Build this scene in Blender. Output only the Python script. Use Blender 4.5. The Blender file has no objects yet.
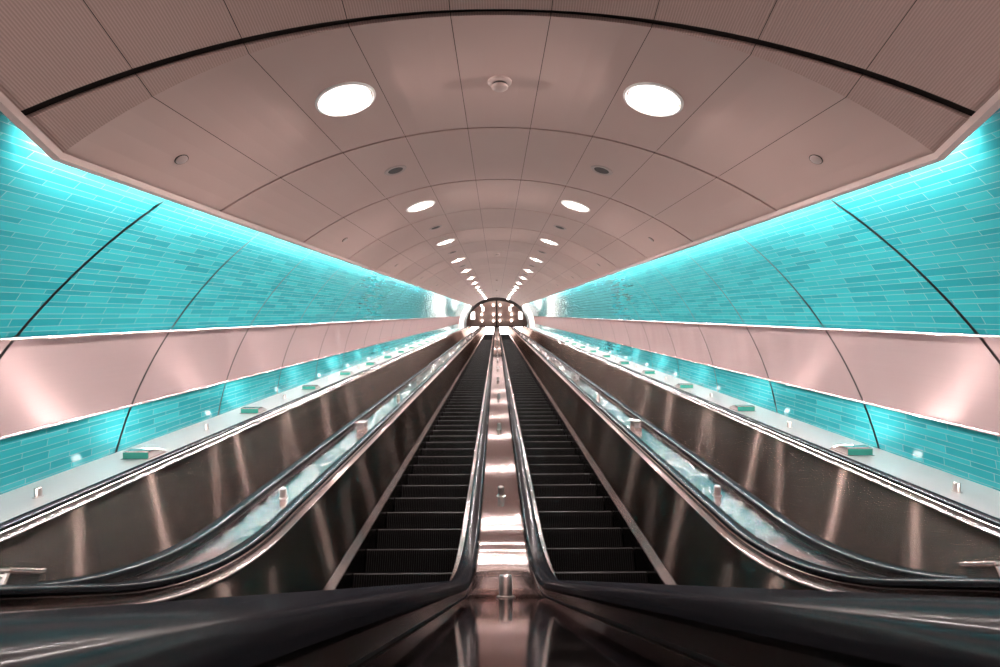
import bpy, math, random
from mathutils import Vector, Matrix
random.seed(7)
S = bpy.context.scene
COL = S.collection
PI = math.pi
T30 = math.tan(math.radians(30)); C30 = math.cos(math.radians(30)); S30 = 0.5

# ------------------------------------------------------------------ helpers
class MB:
    def __init__(self):
        self.v = []; self.f = []; self.m = []; self.uv = []; self.has_uv = False
    def face(self, pts, mi=0, uv=None):
        n = len(self.v); self.v += [tuple(p) for p in pts]
        self.f.append(tuple(range(n, n + len(pts)))); self.m.append(mi)
        self.uv.append(uv)
        if uv: self.has_uv = True
    def grid(self, rows, mi=0, uvs=None, closed=False, wrap_mi=None):
        """rows: list of equal-length point lists -> quads sharing vertices"""
        n0 = len(self.v); w = len(rows[0])
        for r in rows: self.v += [tuple(p) for p in r]
        for i in range(len(rows) - 1):
            for j in range(w if closed else w - 1):
                k = (j + 1) % w
                self.f.append((n0 + i*w + j, n0 + i*w + k, n0 + (i+1)*w + k, n0 + (i+1)*w + j))
                self.m.append(mi[j] if isinstance(mi, (list, tuple)) else mi)
                if uvs:
                    self.uv.append((uvs[i][j], uvs[i][k], uvs[i+1][k], uvs[i+1][j])); self.has_uv = True
                else: self.uv.append(None)
    def ngon_idx(self, idx, mi=0):
        self.f.append(tuple(idx)); self.m.append(mi); self.uv.append(None)
    def box(self, x0, x1, y0, y1, z0, z1, mi=0, M=None, ch=0.0):
        if ch <= 0:
            P = [Vector((x, y, z)) for z in (z0, z1) for y in (y0, y1) for x in (x0, x1)]
            if M: P = [M @ p for p in P]
            n = len(self.v); self.v += [tuple(p) for p in P]
            for q in ((0,2,3,1),(4,5,7,6),(0,1,5,4),(2,6,7,3),(0,4,6,2),(1,3,7,5)):
                self.f.append(tuple(n + i for i in q)); self.m.append(mi); self.uv.append(None)
        else:   # chamfered: stacked rings
            def ring(a, z):
                c = ch
                q = [(x0+a+c,y0+a),(x1-a-c,y0+a),(x1-a,y0+a+c),(x1-a,y1-a-c),(x1-a-c,y1-a),(x0+a+c,y1-a),(x0+a,y1-a-c),(x0+a,y0+a+c)]
                r = [Vector((x, y, z)) for x, y in q]
                return [M @ p for p in r] if M else r
            rows = [ring(ch*.9, z0), ring(0, z0+ch*.9), ring(0, z1-ch*.9), ring(ch*.9, z1)]
            n = len(self.v); self.grid(rows, mi, closed=True)
            self.ngon_idx([n+i for i in range(7,-1,-1)], mi); self.ngon_idx([n+24+i for i in range(8)], mi)
    def lathe(self, prof, M=None, seg=24, mi=0, cap=True):
        """prof: (r,z) list"""
        rows = []
        for r, z in prof:
            row = [Vector((r*math.cos(2*PI*i/seg), r*math.sin(2*PI*i/seg), z)) for i in range(seg)]
            rows.append([M @ p for p in row] if M else row)
        n = len(self.v); self.grid(rows, mi, closed=True)
        if cap:
            self.ngon_idx([n+i for i in range(seg-1,-1,-1)], mi if not isinstance(mi,(list,tuple)) else 0)
            k = n + (len(prof)-1)*seg
            self.ngon_idx([k+i for i in range(seg)], mi if not isinstance(mi,(list,tuple)) else 0)
    def build(self, name, mats, parent=None, smooth=False, angle=35):
        me = bpy.data.meshes.new(name); me.from_pydata(self.v, [], self.f); 
        for m in (mats if isinstance(mats, (list, tuple)) else [mats]): me.materials.append(m)
        for p, mi in zip(me.polygons, self.m): p.material_index = mi
        if self.has_uv:
            L = me.uv_layers.new(name='UVMap'); k = 0
            for p, u in zip(me.polygons, self.uv):
                for q in range(len(p.vertices)):
                    if u: L.data[p.loop_start + q].uv = u[q]
        if smooth:
            for p in me.polygons: p.use_smooth = True
            try: me.set_sharp_from_angle(angle=math.radians(angle))
            except Exception: pass
        me.update()
        o = bpy.data.objects.new(name, me); COL.objects.link(o)
        if parent: o.parent = parent
        return o

def empty(name, loc=(0,0,0), M=None):
    o = bpy.data.objects.new(name, None); COL.objects.link(o)
    if M is not None: o.matrix_world = M
    else: o.location = loc
    o.empty_display_size = .1
    return o
def tag(o, label=None, cat=None, group=None, kind=None):
    if label: o['label'] = label
    if cat: o['category'] = cat
    if group: o['group'] = group
    if kind: o['kind'] = kind
    return o
def copy_tree(o, parent=None):
    c = o.copy(); COL.objects.link(c)
    if parent: c.parent = parent
    for ch in [x for x in S.objects if x.parent == o]: copy_tree(ch, c)
    return c
ORD = ('first second third fourth fifth sixth seventh eighth ninth tenth eleventh twelfth thirteenth fourteenth fifteenth '
       'sixteenth seventeenth eighteenth nineteenth twentieth').split() + ['twenty-' + w for w in 'first second third fourth fifth sixth seventh eighth ninth'.split()]

# ------------------------------------------------------------------ materials
def mat(name, base, metal=0.0, rough=.5, aniso=0.0, tangent=None, spec=None, coat=0, emit=None, strength=0):
    m = bpy.data.materials.new(name); m.use_nodes = True
    nt = m.node_tree; b = nt.nodes['Principled BSDF']
    b.inputs['Base Color'].default_value = (*base, 1); b.inputs['Metallic'].default_value = metal
    b.inputs['Roughness'].default_value = rough
    if spec is not None: b.inputs['Specular IOR Level'].default_value = spec
    if coat: b.inputs['Coat Weight'].default_value = coat; b.inputs['Coat Roughness'].default_value = .28
    if aniso:
        b.inputs['Anisotropic'].default_value = aniso
        b.inputs['Anisotropic Rotation'].default_value = .25
        c = nt.nodes.new('ShaderNodeCombineXYZ')
        for i in range(3): c.inputs[i].default_value = tangent[i]
        nt.links.new(c.outputs[0], b.inputs['Tangent'])
    if emit:
        b.inputs['Emission Color'].default_value = (*emit, 1); b.inputs['Emission Strength'].default_value = strength
    return m
class N:
    """tiny node-graph writer"""
    def __init__(self, m): self.nt = m.node_tree; self.b = self.nt.nodes['Principled BSDF']
    def new(self, t): return self.nt.nodes.new(t)
    def link(self, a, b): self.nt.links.new(a, b)
    def math(self, op, a, b=None, c=None):
        n = self.new('ShaderNodeMath'); n.operation = op
        for i, x in enumerate((a, b, c)):
            if x is None: continue
            if isinstance(x, (int, float)): n.inputs[i].default_value = x
            else: self.link(x, n.inputs[i])
        return n.outputs[0]
    def mix(self, fac, a, b):
        n = self.new('ShaderNodeMix'); n.data_type = 'RGBA'
        for s, x in ((0, fac), (6, a), (7, b)):
            if isinstance(x, tuple): n.inputs[s].default_value = (*x, 1)
            elif isinstance(x, (int, float)): n.inputs[s].default_value = x
            else: self.link(x, n.inputs[s])
        return n.outputs[2]
    def noise(self, vec, scale, detail=2):
        n = self.new('ShaderNodeTexNoise'); n.inputs['Scale'].default_value = scale; n.inputs['Detail'].default_value = detail
        if vec is not None: self.link(vec, n.inputs['Vector'])
        return n.outputs['Fac']
    def xyz(self, x, y, z=0.0):
        n = self.new('ShaderNodeCombineXYZ')
        for i, v in enumerate((x, y, z)):
            if isinstance(v, (int, float)): n.inputs[i].default_value = v
            else: self.link(v, n.inputs[i])
        return n.outputs[0]
    def sep(self, v):
        n = self.new('ShaderNodeSeparateXYZ'); self.link(v, n.inputs[0]); return n.outputs
    def coord(self, which='UV'):
        return self.new('ShaderNodeTexCoord').outputs[which]
    def bump(self, h, strength, dist):
        n = self.new('ShaderNodeBump'); n.inputs['Strength'].default_value = strength; n.inputs['Distance'].default_value = dist
        self.link(h, n.inputs['Height']); self.link(n.outputs[0], self.b.inputs['Normal']); return n.outputs[0]

AV = (0.0, C30, S30)           # brushing runs along the incline
STEEL = (.60, .53, .51)
def brushed(name, base, rough, aniso, seam=None, bump=0.0, var=.12, wave=0, fine=None):
    m = mat(name, base, 1.0, rough, aniso, AV); g = N(m)
    p = g.sep(g.coord('Object'))
    a = g.math('ADD', g.math('MULTIPLY', p[1], C30), g.math('MULTIPLY', p[2], S30))
    nn = g.math('SUBTRACT', g.math('MULTIPLY', p[2], C30), g.math('MULTIPLY', p[1], S30))
    v = g.xyz(g.math('MULTIPLY', p[0], 160), g.math('MULTIPLY', a, 1.2), g.math('MULTIPLY', nn, 160))
    n1 = g.noise(v, 1.0, 3)
    dk = tuple(c*(1-var*2) for c in base); lt = tuple(min(1, c*(1+var)) for c in base)
    col = g.mix(n1, dk, lt)
    if seam:
        f = g.math('MODULO', g.math('ADD', a, 40.0 + seam[1]), seam[0])
        s = g.math('LESS_THAN', f, .005)
        col = g.mix(s, col, (.03, .028, .027))
    g.link(col, g.b.inputs['Base Color'])
    if fine:                     # long-brushed steel: sharp along the brushing, spread across it
        ax, ay = fine
        gl = g.new('ShaderNodeBsdfAnisotropic'); al = math.sqrt(ax*ay)
        gl.inputs['Roughness'].default_value = math.sqrt(al); gl.inputs['Anisotropy'].default_value = 1 - al/ay
        t = g.xyz(*AV); g.link(t, gl.inputs['Tangent']); g.link(col, gl.inputs['Color'])
        out = [n for n in g.nt.nodes if n.type == 'OUTPUT_MATERIAL'][0]
        g.link(gl.outputs[0], out.inputs['Surface'])
    if wave:
        w = g.noise(g.xyz(g.math('MULTIPLY', p[0], .25), g.math('MULTIPLY', a, 1.9), g.math('MULTIPLY', nn, .25)), 1.0, 1)
        nb_ = g.bump(w, wave, .03)
        if fine: g.link(nb_, gl.inputs['Normal'])
    if bump: 
        w = g.noise(g.xyz(g.math('MULTIPLY', p[0], 2.0), g.math('MULTIPLY', a, 1.6), g.math('MULTIPLY', nn, 2.0)), 1.0, 1)
        g.bump(w, bump, .02)
    return m
M_panel = brushed('brushed_panel_steel', (.145, .109, .095), .32, 1.0, seam=(1.81, .06), var=.03, fine=(.003, .31))
M_deck = brushed('deck_steel', (.60, .52, .51), .17, 1.0, var=.02, fine=(.0016, .07))
M_land = brushed('landing_deck_steel', (.62, .54, .53), .1, .5, var=.02, fine=(.004, .010))
M_wdeck = brushed('wall_deck_steel', (.52, .48, .475), .34, .5, var=.02)
M_wdeck.node_tree.nodes['Principled BSDF'].inputs['Metallic'].default_value = .9
M_guide = brushed('handrail_guide_steel', (.18, .145, .138), .17, .4, var=.03)
M_trim = brushed('bright_trim_steel', (.46, .375, .36), .12, .5, var=.05, fine=(.012, .25))
M_skirt = brushed('skirt_steel', (.07, .06, .058), .18, .3)
M_band = brushed('linen_band_steel', (.29, .205, .20), .36, .8, bump=.0, var=.03, fine=(.10, .42), wave=.8)
M_rubber = mat('black_handrail_rubber', (.012, .012, .014), 0, .2, spec=.25)
def rubber():
    m = M_rubber; g = N(m)
    d = g.new('ShaderNodeBsdfDiffuse'); d.inputs['Color'].default_value = (.008, .008, .010, 1)
    gl = g.new('ShaderNodeBsdfAnisotropic'); gl.inputs['Roughness'].default_value = .16; gl.inputs['Color'].default_value = (1, 1, 1, 1)
    fr = g.new('ShaderNodeFresnel'); fr.inputs['IOR'].default_value = 1.42
    mx = g.new('ShaderNodeMixShader'); g.link(g.math('MINIMUM', fr.outputs[0], .055), mx.inputs[0]); g.link(d.outputs[0], mx.inputs[1]); g.link(gl.outputs[0], mx.inputs[2])
    out = [n for n in g.nt.nodes if n.type == 'OUTPUT_MATERIAL'][0]; g.link(mx.outputs[0], out.inputs['Surface'])
rubber()
M_dark = mat('dark_gap', (.018, .014, .013), 0, .8)
M_gap = mat('joint_gasket', (.02, .015, .014), 0, .7)
M_step = mat('black_step_metal', (.003, .0026, .0026), 0, .5, spec=.12)
M_nose = mat('worn_step_nosing', (.012, .010, .010), .2, .42)
M_bollard = mat('bollard_steel', (.50, .44, .42), 1, .28)
M_box = mat('fixture_steel', (.66, .60, .58), 1, .22)
M_boxdark = mat('fixture_dark_vent', (.10, .10, .10), .6, .4)
M_white = mat('white_enamel', (.80, .76, .74), 0, .4)
M_lip = mat('ceiling_lip_paint', (.48, .355, .325), 0, .5)
M_vent = mat('dark_speaker_mesh', (.06, .05, .05), .2, .6)
M_sens = mat('sensor_cover', (.40, .31, .29), .1, .4)
M_floor = mat('grey_granite', (.20, .18, .17), 0, .35)
M_hall = mat('hall_pink_plaster', (.70, .48, .42), 0, .5)
M_glow = mat('added_glow_face', (1, 1, 1), 0, .5, emit=(1.0, .9, .86), strength=9)
M_hallglass = mat('hall_white_panel', (.85, .8, .78), 0, .3)
LWARM = (1.0, .87, .83); LCOOL = (.90, 1.0, 1.0)
M_diff = mat('downlight_diffuser', (.9, .9, .9), 0, .5, emit=LWARM, strength=1.5)
M_lamp = mat('downlight_lamp', (1, 1, 1), 0, .5, emit=LWARM, strength=1700)
M_cove = mat('cove_tube', (1, 1, 1), 0, .5, emit=(1.0, .97, .95), strength=360)
M_up = mat('uplight_lens', (1, 1, 1), 0, .5, emit=(1.0, .96, .94), strength=13)
M_lens = mat('uplight_aperture', (1, 1, 1), 0, .5, emit=(1.0, .88, .84), strength=310)
M_green = mat('green_reflection_face', (.03, .22, .17), 0, .08, spec=.6)  # reflection of the teal wall put into the face colour
M_hl = mat('hall_lamp', (1, 1, 1), 0, .5, emit=(1.0, .86, .78), strength=14)
M_hp = mat('hall_lightbox_face', (1, 1, 1), 0, .5, emit=(1.0, .88, .82), strength=2)

def tile_material():
    m = mat('teal_glazed_tile', (.0, .4, .4), 0, .12, spec=.28); g = N(m)
    p = g.sep(g.coord('UV'))
    NW, P, LEN, G = .046, .117, .40, .0021
    pi_ = g.math('FLOOR', g.math('DIVIDE', p[1], P))
    f = g.math('SUBTRACT', p[1], g.math('MULTIPLY', pi_, P))
    wide = g.math('GREATER_THAN', f, NW)
    loc = g.math('SUBTRACT', f, g.math('MULTIPLY', wide, NW))
    h = g.math('ADD', NW, g.math('MULTIPLY', wide, P - 2*NW))
    ev = g.math('MINIMUM', loc, g.math('SUBTRACT', h, loc))
    up = g.math('ADD', g.math('ADD', p[0], 40.0), g.math('ADD', g.math('MULTIPLY', wide, LEN/2), g.math('MULTIPLY', pi_, .027)))
    ti = g.math('FLOOR', g.math('DIVIDE', up, LEN))
    fu = g.math('SUBTRACT', up, g.math('MULTIPLY', ti, LEN))
    eu = g.math('MINIMUM', fu, g.math('SUBTRACT', LEN, fu))
    e = g.math('MINIMUM', ev, eu)
    grout = g.math('LESS_THAN', e, G)
    wn = g.new('ShaderNodeTexWhiteNoise'); wn.noise_dimensions = '2D'
    g.link(g.xyz(ti, g.math('ADD', g.math('MULTIPLY', pi_, 2.0), wide)), wn.inputs['Vector'])
    tc = g.mix(wn.outputs['Value'], (.0105, .118, .131), (.019, .168, .182))
    col = g.mix(grout, tc, (.09, .15, .155))
    g.link(col, g.b.inputs['Base Color'])
    g.link(g.math('ADD', g.math('MULTIPLY', grout, .6), .10), g.b.inputs['Roughness'])
    hh = g.math('ADD', g.math('MULTIPLY', g.math('MINIMUM', g.math('DIVIDE', e, .006), 1.0), .6),
                g.math('MULTIPLY', g.noise(g.xyz(p[0], p[1], wn.outputs['Value']), 9.0, 1), .8))
    g.bump(hh, .12, .004)
    return m
M_tile = tile_material()

def ceiling_material():
    m = mat('painted_ceiling_panel', (.5, .4, .37), .0, .5, spec=.3); g = N(m)
    p = g.sep(g.coord('UV'))          # u: arc length, v: 0 plain / 1 ribbed
    s = g.math('SINE', g.math('MULTIPLY', p[0], 2*PI/.0155))
    rib = g.math('MULTIPLY', g.math('MULTIPLY_ADD', s, .5, .5), p[1])
    n1 = g.noise(g.coord('Object'), 1.3, 2)
    base = g.mix(n1, (.47, .325, .292), (.53, .372, .336))
    col = g.mix(g.math('MULTIPLY', rib, .45), base, (.22, .15, .14))
    g.link(col, g.b.inputs['Base Color'])
    g.bump(g.math('ADD', g.math('MULTIPLY', rib, .8), g.math('MULTIPLY', n1, .3)), .3, .005)
    return m
M_ceil = ceiling_material()

# ------------------------------------------------------------------ tunnel shell (vertical rings, sheared up the incline)
ZC = -1.13; RC = 3.155; RW = 3.78
Y0 = 1.53; DY = 1.45; NR = 27; YEND = Y0 + NR*DY
YB = Y0 - 4*DY                                       # behind the camera
def yk(dz): return 1.77 - .235*(dz - .95)
def sz(dz, y): return T30*max(y, yk(dz)) + dz
def along(dz, y):
    k = yk(dz)
    return (y - k)/C30 if y > k else (y - k)
TH_E = math.radians(47.9); NP = 9
def ceil_pt(th, y, r=RC):
    dz = ZC + r*math.cos(th)
    return Vector((r*math.sin(th), y, sz(dz, y)))
def wall_pt(ph, y, side, r=RW):
    dz = ZC + r*math.sin(ph)
    return Vector((side*r*math.cos(ph), y, sz(dz, y)))

mb = MB()
SUB = 4
for j in range(-4, NR):
    ya = Y0 + j*DY; yb = ya + DY
    ga = .024 if j == 0 else .014
    gb = .020 if j == -1 else .013
    ya += ga; yb -= gb
    for k in range(NP):
        t0 = -TH_E + 2*TH_E*k/NP + .0007; t1 = -TH_E + 2*TH_E*(k+1)/NP - .0007
        ths = [t0 + (t1-t0)*i/SUB for i in range(SUB+1)]
        def rowat(fy, r=RC): return [ceil_pt(t, fy(t), r) for t in ths]
        kink = lambda t: min(max(yk(ZC+RC*math.cos(t)), ya + .001), yb)
        rows = []; uvs = []
        A = lambda t: ya; B = lambda t: yb
        def uvr(v): return [(RC*t, v) for t in ths]
        if j == 0:
            seq = [(A, RC+.04, 1), (A, RC, 1), (kink, RC, 1)]
            mb.grid([rowat(f, r) for f, r, v in seq], 0, [uvr(v) for f, r, v in seq])
            seq = [(kink, RC, 0), (B, RC, 0), (B, RC+.03, 0)]
        else:
            v = 1 if j < 0 else 0
            seq = [(A, RC+.03, v), (A, RC, v), (B, RC, v), (B, RC+.03, v)]
        mb.grid([rowat(f, r) for f, r, v in seq], 0, [uvr(v) for f, r, v in seq])
# dark backing shell behind the joints
ys = [YB, Y0, 2.2, 3.0, YEND]
ths = [-TH_E - .01 + 2*(TH_E+.01)*i/36 for i in range(37)]
kf = lambda t: yk(ZC+(RC+.045)*math.cos(t))
rows = [[ceil_pt(t, YB, RC+.045) for t in ths], [ceil_pt(t, kf(t), RC+.045) for t in ths], [ceil_pt(t, YEND, RC+.045) for t in ths]]
mb.grid(rows, 1, [[(0, 0)]*37]*3)
ceil_o = tag(mb.build('ceiling', [M_ceil, M_gap], smooth=False), 'curved pinkish metal panel ceiling rising above the escalators', kind='structure')

# ceiling edge lips
for side, nm in ((-1, 'trim_1'), (1, 'trim_2')):
    mb = MB()
    xe = RC*math.sin(TH_E); de = ZC + RC*math.cos(TH_E)
    prof = [(xe-.012, de+.012), (xe-.004, de-.028), (xe+.03, de-.040), (xe+.05, de-.02), (xe+.05, de+.16), (xe+.035, de+.16), (xe+.02, de+.03)]
    rows = []
    for y in (YB, None, YEND):
        rows.append([Vector((side*x, yk(d) if y is None else y, sz(d, yk(d) if y is None else y))) for x, d in prof])
    mb.grid(rows, 0)
    tag(mb.build(nm, M_lip), 'pale pink lip along the %s lower edge of the vaulted ceiling' % ('left' if side < 0 else 'right'), kind='structure')

# walls
PH = {'top': math.radians(64), 'bt': math.asin((-.20-ZC)/RW), 'bb': math.asin((-1.065-ZC)/RW), 'base': math.asin((-1.62-ZC)/RW), 'foot': math.asin((-2.35-ZC)/RW)}
YWJ = 1.70      # joints at YWJ + k*DY
for side, nm in ((-1, 'wall_left'), (1, 'wall_right')):
    sd = 'left' if side < 0 else 'right'
    def zone(mb, p0, p1, nseg, mi, r=RW):
        phs = [p0 + (p1-p0)*i/nseg for i in range(nseg+1)]
        for j in range(-5, NR):
            ya = YWJ + j*DY + .012; yb = YWJ + (j+1)*DY - .012
            if yb > YEND: yb = YEND
            if yb <= YB: continue
            ya = max(ya, YB)
            cuts = [lambda d: ya]
            if j in (-1, 0, 1): cuts.append(lambda d: min(max(yk(d), ya), yb))
            cuts.append(lambda d: yb)
            rows = []; uvs = []
            for c in cuts:
                row = []; ur = []
                for p in phs:
                    dz = ZC + r*math.sin(p); y = c(dz)
                    row.append(wall_pt(p, y, side, r)); ur.append((along(dz, y), r*(p - PH['bb'])))
                rows.append(row); uvs.append(ur)
            mb.grid(rows, mi, uvs)
    mb = MB(); zone(mb, PH['bt'] + .002, PH['top'], 22, 0)
    w = tag(mb.build(nm, M_tile, smooth=True), 'glossy teal brick tiled tunnel wall on the %s side' % sd, kind='structure')
    mb = MB(); zone(mb, PH['foot'], PH['bb'] - .002, 8, 0)
    tag(mb.build('lower_tile_course', M_tile, w, smooth=True), 'brightly lit teal tile strip below the steel band')
    mb = MB(); zone(mb, PH['bb'], PH['bt'], 8, 0)
    tag(mb.build('steel_band', M_band, w, smooth=True), 'pinkish linen finish steel panel band between the tiles')
    mb = MB()          # dark backing in the joints
    phs = [PH['foot'] + (PH['top']-PH['foot'])*i/40 for i in range(41)]
    mb.grid([[wall_pt(p, YB, side, RW+.03) for p in phs], [wall_pt(p, yk(ZC+RW*math.sin(p)), side, RW+.03) for p in phs], [wall_pt(p, YEND, side, RW+.03) for p in phs]], 0)
    mb.build('joint_backing', M_gap, w)
    for p, hh in ((PH['bt'], .011), (PH['bb'], .011)):
        mb = MB(); rows = []
        for yy in (YB, None, YEND):
            r = []
            for dp, dr in ((-hh, .008), (-hh, -.014), (-hh*.3, -.020), (hh*.3, -.020), (hh, -.014), (hh, .008)):
                q = p + dp/RW; d = ZC + RW*math.sin(q); y = yk(d) if yy is None else yy
                r.append(wall_pt(q, y, side, RW + dr))
            rows.append(r)
        mb.grid(rows, 0)
        mb.build('band_edge_trim', M_trim, w, smooth=True)

# cove light tubes behind the ceiling lips
for side in (-1, 1):
    mb = MB(); rows = []
    xe = RC*math.sin(TH_E) + .51; de = ZC + RC*math.cos(TH_E) + .30
    yy = [2.0 + (YEND - 2.05)*i/27 for i in range(28)]
    for y in yy:
        rows.append([Vector((side*(xe + .02*math.cos(a)), y, sz(de, y) + .02*math.sin(a))) for a in [2*PI*i/8 for i in range(8)]])
    mb.grid(rows, 0, closed=True)
    root = empty('cove_light', (side*xe, 2.0, sz(de, 2.0)))
    o = mb.build('tube', M_cove); o.parent = root; o.matrix_parent_inverse = Matrix.Translation(-root.location)
    mb = MB()
    rows = []
    for y in (2.0, YEND - .05):
        rows.append([Vector((side*(xe + a), y, sz(de, y) + b)) for a, b in ((-.035, -.05), (-.035, .05), (.03, .05), (.03, .04), (-.025, .04), (-.025, -.05))])
    mb.grid(rows, 0, closed=True)
    o = mb.build('housing', M_white); o.parent = root; o.matrix_parent_inverse = Matrix.Translation(-root.location)
    tag(root, 'long white cove light washing the %s teal wall from behind the ceiling edge' % ('left' if side < 0 else 'right'), 'light')

# ------------------------------------------------------------------ ceiling fittings
def ceil_frame(th, y):
    p = ceil_pt(th, y); e = 1e-3
    tx = (ceil_pt(th+e, y) - ceil_pt(th-e, y)).normalized()
    ty = (ceil_pt(th, y+e) - ceil_pt(th, y-e)).normalized()
    n = tx.cross(ty)
    if n.z > 0: n = -n                     # pointing down into the tunnel
    xx = tx; yy2 = n.cross(xx).normalized()
    M = Matrix((xx, yy2, n)).transposed().to_4x4(); M.translation = p
    return M
def make_downlight():
    r = empty('ceiling_light')
    b = MB(); b.lathe([(.215, -.005), (.222, .006), (.222, .012), (.205, .016), (.195, .010), (.195, -.005)], seg=40); b.build('trim_ring', M_white, r, True)
    b = MB(); b.lathe([(.196, .004), (.18, .007), (.055, .010), (.05, -.004)], seg=40, cap=True); b.build('diffuser', M_diff, r, True)
    b = MB(); b.lathe([(.047, .0085), (.046, .0115), (.03, .0122), (.004, .0124)], seg=28); b.build('lamp', M_lamp, r, True)
    return r
def make_vent():
    r = empty('ceiling_speaker')
    b = MB(); b.lathe([(.125, -.005), (.125, .006), (.115, .012), (.085, .009), (.08, -.004)], seg=32); b.build('rim', M_sens, r, True)
    b = MB(); b.lathe([(.084, -.003), (.083, .006), (.01, .007)], seg=28); b.build('grille', M_vent, r, True)
    return r
def make_sensor():
    r = empty('ceiling_sensor')
    b = MB(); b.lathe([(.040, -.004), (.040, .006), (.034, .010), (.006, .011)], seg=24); b.build('cover', M_sens, r, True)
    b = MB(); b.lathe([(.046, -.004), (.046, .003), (.040, .004), (.040, -.003)], seg=24); b.build('rim', M_gap, r, True)
    return r
def make_detector():
    r = empty('smoke_detector')
    b = MB(); b.lathe([(.09, -.004), (.09, .012), (.08, .020), (.062, .022)], seg=32); b.build('base', M_lip, r, True)
    b = MB(); b.lathe([(.056, .016), (.056, .036), (.05, .040)], seg=28); b.build('dark_collar', M_vent, r, True)
    b = MB(); b.lathe([(.062, .038), (.062, .05), (.045, .062), (.01, .064)], seg=28); b.build('cap', M_lip, r, True)
    return r
TL = math.radians(20.9); TS = math.radians(42.4)
protos = {}
def place_fit(kind, mk, th, j, label, cat, group):
    M = ceil_frame(th, Y0 + (j + .5)*DY - .03)
    if kind not in protos: o = protos[kind] = mk()
    else: o = copy_tree(protos[kind])
    o.matrix_world = M
    tag(o, label, cat, group)
for side, sd in ((-1, 'left'), (1, 'right')):
    for n, j in enumerate([0] + list(range(2, NR, 2))):
        place_fit('light', make_downlight, side*TL, j, '%s round ceiling downlight up the tunnel in the %s row' % (ORD[n], sd), 'ceiling light', 'round ceiling downlights')
        place_fit('sensor', make_sensor, side*TS, j, '%s small round ceiling disc up the tunnel near the %s ceiling edge' % (ORD[n], sd), 'sensor', 'small round discs on the ceiling')
    for n, j in enumerate(range(1, NR, 2)):
        place_fit('vent', make_vent, side*TL, j, '%s dark round ceiling speaker up the tunnel in the %s row' % (ORD[n], sd), 'speaker', 'round ceiling speakers')
for n, j in enumerate(range(0, NR, 6)):
    place_fit('det', make_detector, 0, j, '%s smoke detector up the middle line of the ceiling' % ORD[n], 'smoke detector', 'smoke detectors on the ceiling')
# lights over the lower landing, behind the camera; the far pair is added as fill light
for side, sd in ((-1, 'left'), (1, 'right')):
    for q, nm in ((-1.5, 'near'), (-2.5, 'added far')):
        o = copy_tree(protos['light']); o.matrix_world = ceil_frame(side*TL, Y0 + q*DY)
        tag(o, '%s round ceiling downlight over the lower landing in the %s row' % (nm, sd), 'ceiling light', 'round ceiling downlights')

# ------------------------------------------------------------------ escalator path
HZ = -.009                     # handrail top level over the lower landing
YC = 2.56; YT = 48.0           # corners of the handrail line
RL = 2.6; RU = 3.0
YS, YE = -3.0, 51.5
def make_path():
    P = []                     # (y, z, phi)
    tl = RL*math.tan(math.radians(15)); tu = RU*math.tan(math.radians(15))
    P.append((YS, HZ, 0)); P.append((YC - tl - .9, HZ, 0))
    for i in range(17):
        a = math.radians(30)*i/16
        P.append((YC - tl + RL*math.sin(a), HZ + RL*(1 - math.cos(a)), a))
    zt = HZ + (YT - YC)*T30
    yi = YT - tu*C30; zi = zt - tu*S30
    y0, z0 = P[-1][0], P[-1][1]
    for i in range(1, 26): P.append((y0 + (yi-y0)*i/26, z0 + (zi-z0)*i/26, math.radians(30)))
    for i in range(17):
        a = math.radians(30)*(1 - i/16)
        P.append((YT + tu - RU*math.sin(a), zt - RU*(1 - math.cos(a)), a))
    P.append((YE, zt, 0))
    return P
PATH = make_path()
def pt(fr, x, d):
    y, z, a = fr
    return Vector((x, y + d*math.sin(a), z - d*math.cos(a)))
def sweep(prof, closed=False, mi=0, name='', mats=None, parent=None, angle=40, path=None, caps=False):
    path = path or PATH
    b = MB(); n = 0
    b.grid([[pt(f, x, d) for x, d in prof] for f in path], mi, closed=closed)
    if caps:
        w = len(prof); b.ngon_idx(list(range(w))[::-1]); k = (len(path)-1)*w; b.ngon_idx([k+i for i in range(w)])
    return b.build(name, mats, parent, True, angle)
def path_at(d, y):
    """z of the path offset by d below, at horizontal position y"""
    pts = [pt(f, 0, d) for f in PATH]
    for p, q in zip(pts, pts[1:]):
        if p.y <= y <= q.y: return p.z + (q.z-p.z)*(y-p.y)/(q.y-p.y)
    return pts[-1].z if y > pts[-1].y else pts[0].z
def path_frame(y, x, d):
    pts = [(pt(f, 0, d), f[2]) for f in PATH]
    for (p, a), (q, b) in zip(pts, pts[1:]):
        if p.y <= y <= q.y:
            t = (y-p.y)/(q.y-p.y); ang = math.atan2(q.z-p.z, q.y-p.y)
            M = Matrix.Rotation(ang, 4, 'X'); M.translation = (x, y, p.z + (q.z-p.z)*t)
            return M

PITCH = 1.6; HO = .175; DD = .054; DST = .985
E_CENTERS = [-1.5*PITCH, -.5*PITCH, .5*PITCH, 1.5*PITCH]
E_NAMES = ['escalator along the left tiled wall, its inner steel panel brown and streaked',
           'black stepped escalator just left of the central median',
           'black stepped escalator just right of the central median',
           'escalator along the right tiled wall, its inner steel panel brown and streaked']

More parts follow.
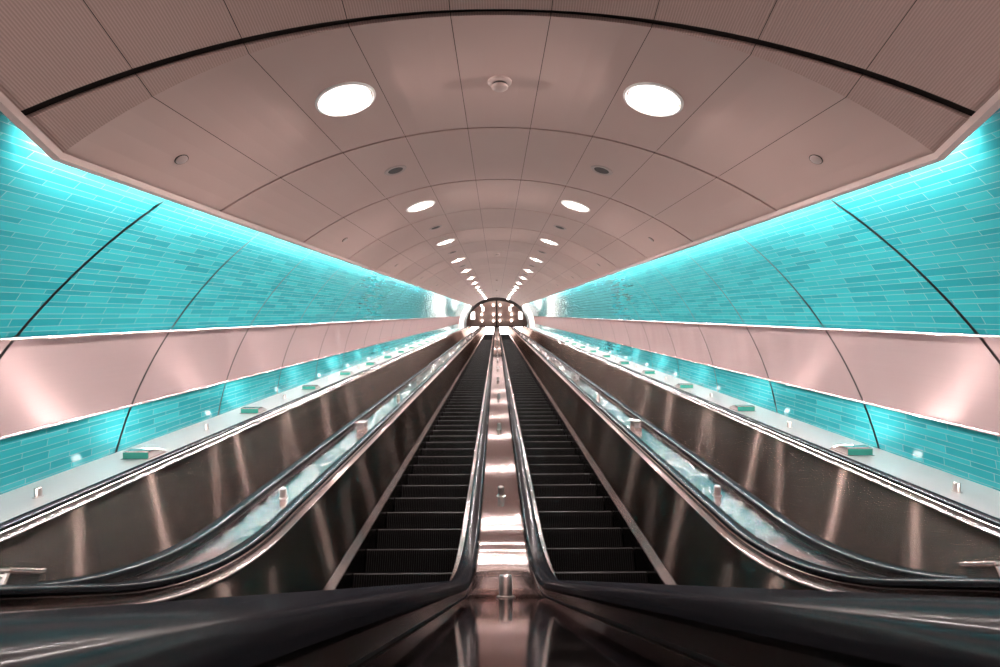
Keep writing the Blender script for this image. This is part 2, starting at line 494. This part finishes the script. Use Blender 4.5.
# one step, shared by every escalator
PD = .367; RISE = PD*T30
def step_mesh():
    b = MB(); xs = []; n = 46
    for i in range(n):
        x = -.495 + .99*i/n; w = .99/n
        xs += [(x, 0), (x + w*.55, 0), (x + w*.55, 1), (x + w, 1)]
    prof = [(PD + .02, 0, 0, 1), (.03, 0, 0, 1), (.008, -.001, .3, .8), (0, -.012, 1, .1), (.004, -.05, 1, 0), (.016, -.12, 1, 0), (.034, -RISE - .04, 1, 0)]
    mi = [0]*len(xs)
    rows = []
    for k, (y, z, fy, fz) in enumerate(prof):
        rows.append([Vector((x, y + g*.006*fy, z - g*.006*fz)) for x, g in xs])
    b.grid(rows[:2], 0); b.grid(rows[1:4], 1); b.grid(rows[3:], 0)
    return b
step_proto_mesh = None
WHICH = ['left wall', 'left centre', 'right centre', 'right wall']
y_first = .95
n_steps = int((YT + 1.2 - y_first)/PD)
for e, (xc, lab) in enumerate(zip(E_CENTERS, E_NAMES)):
    root = empty('escalator', (xc, YC, -1.0)); tag(root, lab, 'escalator', 'escalators side by side')
    inv = Matrix.Translation(-root.location)
    def par(o): o.parent = root; o.matrix_parent_inverse = inv; return o
    for s in (-1, 1):
        hh = PITCH/2 - HO + (.07 if xc*s > PITCH else 0)     # handrail centre from escalator centre
        X = lambda ee, s=s, hh=hh: xc + s*(hh - ee)      # ee: from the handrail centre towards the steps
        pr = []
        for i in range(13):                  # rubber handrail: rounded C
            a = PI*i/12
            ca, sa = math.cos(a), math.sin(a)
            pr.append((X(.040*math.copysign(abs(ca)**.55, ca)), .019 - .019*abs(sa)**.75))
        pr += [(X(-.040), .024), (X(-.034), .030), (X(-.026), .030), (X(.026), .030), (X(.034), .030), (X(.040), .024)]
        o = par(sweep(pr, True, 0, 'handrail', M_rubber, caps=True))
        g = [(X(.030), .026), (X(.036), .031), (X(.043), .036), (X(.039), .062), (X(.044), .0655), (X(.070), .067), (X(.077), .070), (X(.079), .076), (X(.075), .082), (X(.064), .084)]
        par(sweep(g, False, [0]*4 + [1]*5, 'handrail_guide', [M_guide, M_trim], angle=60))
        q = [(X(.030), .027), (X(-.026), .027), (X(-.0305), .030), (X(-.0305), DD - .004), (X(-.027), DD - .004), (X(-.027), DD + .03)]
        par(sweep(q, False, [0, 0, 0, 1, 1], 'deck_side_guide', [M_skirt, M_dark], angle=40))
        ek, dk = (.10, .05) if xc*s > PITCH else (0, 0)
        b = [(X(.066), .080), (X(.090 + ek), .780 + dk)]
        par(sweep(b, False, 0, 'balustrade_panel', M_panel))
        t = [(X(e_ + ek), d_ + dk) for e_, d_ in ((.086, .775), (.092, .774), (.096, .780), (.118, .846), (.122, .852), (.122, .866), (.118, .868))]
        par(sweep(t, False, 0, 'skirt_trim', M_trim, angle=50))
        k = [(X(.121 + ek), .860 + dk), (X(.124 + ek), 1.24)]
        par(sweep(k, False, 0, 'skirt_panel', M_skirt))
        # rounded newel end behind the viewpoint
        nb = MB(); rows = []
        for x, dd in ((-.03, 0), (.05, 0)):
            rows.append([Vector((X(x), YS - .02 - .35*math.sin(PI*i/12), HZ - .035 - .35*(1 - math.cos(PI*i/12)))) for i in range(13)])
        nb.grid(rows, 0)
        for r in rows: nb.face(r if s > 0 else r[::-1], 0)
        par(nb.build('newel_end', M_panel, None, False))
    # steps
    if step_proto_mesh is None:
        o = step_mesh().build('step', [M_step, M_nose], None, False); step_proto_mesh = o.data
        bpy.data.objects.remove(o)
    rest = MB()
    for i in range(n_steps):
        y = y_first + i*PD; z = path_at(DST, y)
        if i < 100:
            o = bpy.data.objects.new('step', step_proto_mesh); COL.objects.link(o); o.location = (xc, y, z); par(o)
        else:
            rest.grid([[Vector((xc + sx*.495, y + dy, z + dz)) for sx in (-1, 1)] for dy, dz in ((PD + .02, 0), (0, 0), (.034, -RISE - .04))], 0)
    o = par(rest.build('step', M_step)); tag(o, kind='stuff')
    lp = MB(); lp.box(xc - .5, xc + .5, YS - .9, y_first + .01, path_at(DST, 0) - .06, path_at(DST, 0) - .002, 0)
    par(lp.build('landing_plate', M_skirt))
    lp = MB(); zt = path_at(DST, YE - .1)
    lp.box(xc - .5, xc + .5, YT + 1.1, YE, zt - .06, zt + .005, 0); par(lp.build('landing_plate', M_trim))

# decks between and beside the escalators
def deck(x0, x1, label, m=None):
    b = MB(); prof = [(x0, DD + .25), (x0, DD), (x1, DD), (x1, DD + .25)]
    rows = [[pt(f, x, d) for x, d in prof] for f in PATH]; k = 4
    b.grid(rows[:k+1], 0 if m else 1); b.grid(rows[k:], 0)
    o = b.build('deck_cover', [m or M_deck, M_land], None, True, 30)
    tag(o, label, 'deck cover', 'steel deck covers between the handrails')
HW = HO - .0305
deck(-HW, HW, 'polished steel central deck between the two black stepped escalators')
deck(-PITCH - HW, -PITCH + HW, 'narrow steel deck between the two left escalators, reflecting teal')
deck(PITCH - HW, PITCH + HW, 'narrow steel deck between the two right escalators, reflecting teal')
XWALL = 3.757
deck(-XWALL, -(2*PITCH - HW + .07), 'wide pale steel deck along the foot of the left tiled wall', M_wdeck)
deck(2*PITCH - HW + .07, XWALL, 'wide pale steel deck along the foot of the right tiled wall', M_wdeck)

# bollards and light boxes standing on the decks
def make_bollard():
    r = empty('deck_stud')
    b = MB(); b.lathe([(.023, -.004), (.023, .064), (.0215, .069), (.018, .072), (.004, .072)], seg=20); b.build('post', M_bollard, r, True)
    b = MB(); b.lathe([(.034, -.004), (.034, .003), (.029, .006), (.026, .006)], seg=20); b.build('base_ring', M_bollard, r, True)
    return r
def make_uplight(side):
    """wide low wedge box on the side deck: green glass face downhill, aperture facing uphill and up"""
    r = empty('uplight')
    w, l, h = .12, .11, .075
    sec = [(-l, 0), (-l, h*.92), (-l + .012, h), (-.02, h), (l, .022), (l, 0)]
    b = MB()
    b.grid([[Vector((x, y, z)) for y, z in sec] for x in (-w, w)], 0, closed=True)
    b.ngon_idx([0, 1, 2, 3, 4, 5]); b.ngon_idx([11, 10, 9, 8, 7, 6]); b.build('housing', M_box, r)
    b = MB(); d = Vector((0, l + .02, .022 - h)).normalized(); n = Vector((0, -d.z, d.y))
    p0 = Vector((0, -.02, h)) + d*.012 + n*.002; p1 = Vector((0, l, .022)) - d*.012 + n*.002
    q0, q1 = sorted((-side*(w-.012), side*.01)); b.face([p0 + Vector((q0, 0, 0)), p0 + Vector((q1, 0, 0)), p1 + Vector((q1, 0, 0)), p1 + Vector((q0, 0, 0))]); b.build('aperture', M_lens, r)
    b = MB(); x = side*(w + .002)
    b.box(min(x, x+side*.004), max(x, x+side*.004), -l+.015, -.02, .016, h-.010, 0); b.build('side_lens', M_up, r)
    b = MB(); b.box(-w+.004, w-.004, -l-.005, -l+.002, .006, h-.012, 0, None, .002); b.build('front_face', M_green, r)
    b = MB(); b.box(-w-.012, w+.012, -l-.012, l+.012, -.004, .004, 0); b.build('base_plate', M_box, r)
    return r
def make_medianbox():
    r = empty('deck_light_box')
    w, l, h = .05, .06, .10
    b = MB(); b.box(-w, w, -l, l, 0, h-.012, 0, None, .004); b.build('housing', M_box, r)
    b = MB(); b.box(-w-.006, w+.006, -l-.006, l+.006, h-.012, h, 0, None, .003); b.build('lid', M_trim, r)
    b = MB()
    for i in range(5): b.box(-w+.014, w-.014, -l-.002, -l+.004, .022+i*.015, .029+i*.015, 0)
    b.build('vent', M_boxdark, r)
    return r
def stand(proto_key, mk, x, y, label, cat, group):
    M = path_frame(y, x, DD)
    if proto_key not in protos: o = protos[proto_key] = mk()
    else: o = copy_tree(protos[proto_key])
    o.matrix_world = M; tag(o, label, cat, group)
STEPY = 1.74
for n in range(23):
    y = 1.90 if n == 0 else 3.61 + (n-1)*STEPY
    stand('stud', make_bollard, 0, y, '%s steel stud up the central deck between the black escalators' % ORD[n], 'bollard', 'studs on the central deck')
for side, sd in ((-1, 'left'), (1, 'right')):
    nb = nx = 0
    for n in range(24):
        y = 1.86 + n*STEPY
        if n == 0: y = 1.70
        if y > 41.5: break
        x = side*PITCH
        if n % 2 == 0:
            stand('mbox', make_medianbox, x, y, '%s square light box up the narrow deck between the %s escalators' % (ORD[nx], sd), 'light box', 'light boxes on the narrow decks'); nx += 1
        else:
            stand('stud', make_bollard, x, y, '%s steel stud up the narrow deck between the %s escalators' % (ORD[nb], sd), 'bollard', 'studs on the narrow decks'); nb += 1
    for n in [-1, 0] + list(range(2, 24)):  # two lowest per side are unseen, added to brighten the landing ceiling
        y = 2.77 + (n-2)*STEPY
        if y > 40.2: break
        stand('up' + sd, lambda: make_uplight(side), side*3.40, y, ('%s low steel uplight box up the deck along the %s tiled wall' % (ORD[n-2], sd)) if n > 1 else 'unseen added low uplight box %s the lower landing by the %s wall' % (('at the end of', 'beside')[n+1], sd), 'uplight', 'uplight boxes along the tiled walls')
        if n > 1: stand('stud', make_bollard, side*3.43, y + STEPY/2, '%s steel stud up the deck along the %s tiled wall' % (ORD[n-2], sd), 'bollard', 'studs on the wall decks')

# ------------------------------------------------------------------ lower landing behind the camera
b = MB(); b.box(-4.2, 4.2, YB, 1.0, -1.2, -1.06); tag(b.build('floor', M_floor), 'grey floor of the lower landing', kind='structure')
b = MB(); b.box(-4.4, 4.4, YB - .1, YB, -1.2, 3.4); tag(b.build('wall_back', M_hall), 'pink end wall of the lower landing', kind='structure')

# ------------------------------------------------------------------ upper hall
ZT = T30*YEND
b = MB()
def arc_rows(r0, r1, y0, y1, n=40):
    t = [-1.75 + 3.5*i/n for i in range(n+1)]
    c = lambda r, th, y: Vector((r*math.sin(th), y, ZT + ZC + r*math.cos(th)))
    return [[c(r0, th, y1) for th in t], [c(r0, th, y0) for th in t], [c(r1, th, y0) for th in t]]
b.grid(arc_rows(RC - .10, RC + .12, YEND - .02, YEND + .5), 0)
b.grid(arc_rows(RC + .12, RW + .5, YEND + .06, YEND + .06)[1:], 1)
tag(b.build('trim_3', [M_gap, M_lip], smooth=True), 'dark arched portal rim at the top end of the tunnel', kind='structure')
HX = 4.4; HY0, HY1 = YEND + .4, 54.0; HZ0, HZ1 = ZT - 2.6, ZT + 2.35
HF = path_at(DST, YE)
b = MB(); b.box(-HX, HX, HY0, HY1, HZ1, HZ1 + .1); tag(b.build('ceiling_hall', M_hall), 'pink flat ceiling of the upper hall', kind='structure')
b = MB(); b.box(-HX, HX, HY1, HY1 + .1, HZ0, HZ1 + 1.5); tag(b.build('wall_hall', M_hall), 'pink far wall of the upper hall', kind='structure')
b = MB(); b.box(-HX - .1, -HX, HY0, HY1, HZ0, HZ1 + .1); tag(b.build('wall_hall_left', M_hall), 'pink side wall of the upper hall on the left', kind='structure')
b = MB(); b.box(HX, HX + .1, HY0, HY1, HZ0, HZ1 + .1); tag(b.build('wall_hall_right', M_hall), 'pink side wall of the upper hall on the right', kind='structure')
b = MB(); b.box(-HX, HX, YE, HY1, HF - .2, HF); tag(b.build('floor_hall', M_floor), 'floor of the upper hall', kind='structure')

def hall_lamp(x, y, label):
    r = empty('hall_light', (x, y, HZ1))
    b = MB(); b.lathe([(.06, .01), (.06, -.02), (.03, -.035), (.02, -.07)], seg=16); b.build('rim', M_white, r, True)
    b = MB(); b.lathe([(.02, -.06)] + [(.085*math.sin(PI*i/8), -.15 + .085*math.cos(PI*i/8)) for i in range(1, 8)] + [(.004, -.235)], seg=16); b.build('lamp', M_hl, r, True)
    tag(r, label, 'ceiling light', 'round lights on the upper hall ceiling')
for a, y in enumerate((42.6, 44.6, 46.0)):
    for c, x in enumerate((-1.65, -.36, .36, 1.65)):
        hall_lamp(x, y, 'small round light on the hall ceiling beyond the arch, %s row, %s from the left' % (ORD[a], ORD[c]))
for x, z, ww, h, lab in ((-1.45, 25.15, .12, .28, 'small lit upright panel hanging beyond the arch, left of the centre'), (1.40, 25.15, .12, .28, 'small lit upright panel hanging beyond the arch, right of the centre'),
                        (-2.5, 24.35, .22, .45, 'tall lit upright panel at the left side of the arch'), (2.5, 24.35, .22, .45, 'tall lit upright panel at the right side of the arch')):
    r = empty('lit_panel', (x, 42.4, z))
    b = MB(); b.box(-ww-.02, ww+.02, 0, .10, -h-.02, h+.02, 0, None, .01); b.build('case', M_white, r)
    b = MB(); b.box(-ww, ww, -.006, .002, -h, h); b.build('face', M_hp, r)
    b = MB(); b.box(-.02, .02, .03, .07, h, HZ1 - z); b.build('hanger', M_gap, r)
    tag(r, lab, 'light panel')
r = empty('added_glow_panel', (0, 49.4, HZ1)); tag(r, 'broad added glow panel whitening the far end of the upper hall', 'light panel')  # added glowing surface, makes the white patches above the escalator tops
b = MB(); b.box(-3.6, 3.6, -1.9, 1.9, -.06, .0, 0, None, .02); b.build('housing', M_white, r)
b = MB(); b.box(-3.5, 3.5, -1.8, 1.8, -.07, -.055); b.build('diffuser', M_glow, r)
b = MB(); b.box(-.06, .06, YEND + .6, 53.9, HZ1 - .25, HZ1); tag(b.build('beam', M_gap), 'dark beam along the middle of the upper hall ceiling', kind='structure')

# ------------------------------------------------------------------ camera, world, view
cam = bpy.data.cameras.new('camera'); co = bpy.data.objects.new('camera', cam); COL.objects.link(co)
co.location = (-.03, 0, 0)
co.rotation_euler = (Matrix.Rotation(math.radians(-.49), 3, 'Z') @ Matrix.Rotation(math.radians(90 + 27.65), 3, 'X') @ Matrix.Rotation(-.007, 3, 'Z')).to_euler()
cam.sensor_width = 36; cam.lens = 36*466/1000; cam.clip_start = .01; cam.clip_end = 200
S.camera = co
w = bpy.data.worlds.new('world'); S.world = w; w.use_nodes = True
w.node_tree.nodes['Background'].inputs[0].default_value = (.0, .0, .0, 1)
S.view_settings.view_transform = 'Standard'; S.view_settings.look = 'None'
S.view_settings.gamma = 1; S.view_settings.use_curve_mapping = False
S.view_settings.exposure = 0.85
S.cycles.use_denoising = True
S.cycles.max_bounces = 10; S.cycles.diffuse_bounces = 5; S.cycles.glossy_bounces = 6
S.cycles.sample_clamp_indirect = 8
S.cycles.caustics_reflective = False; S.cycles.caustics_refractive = False
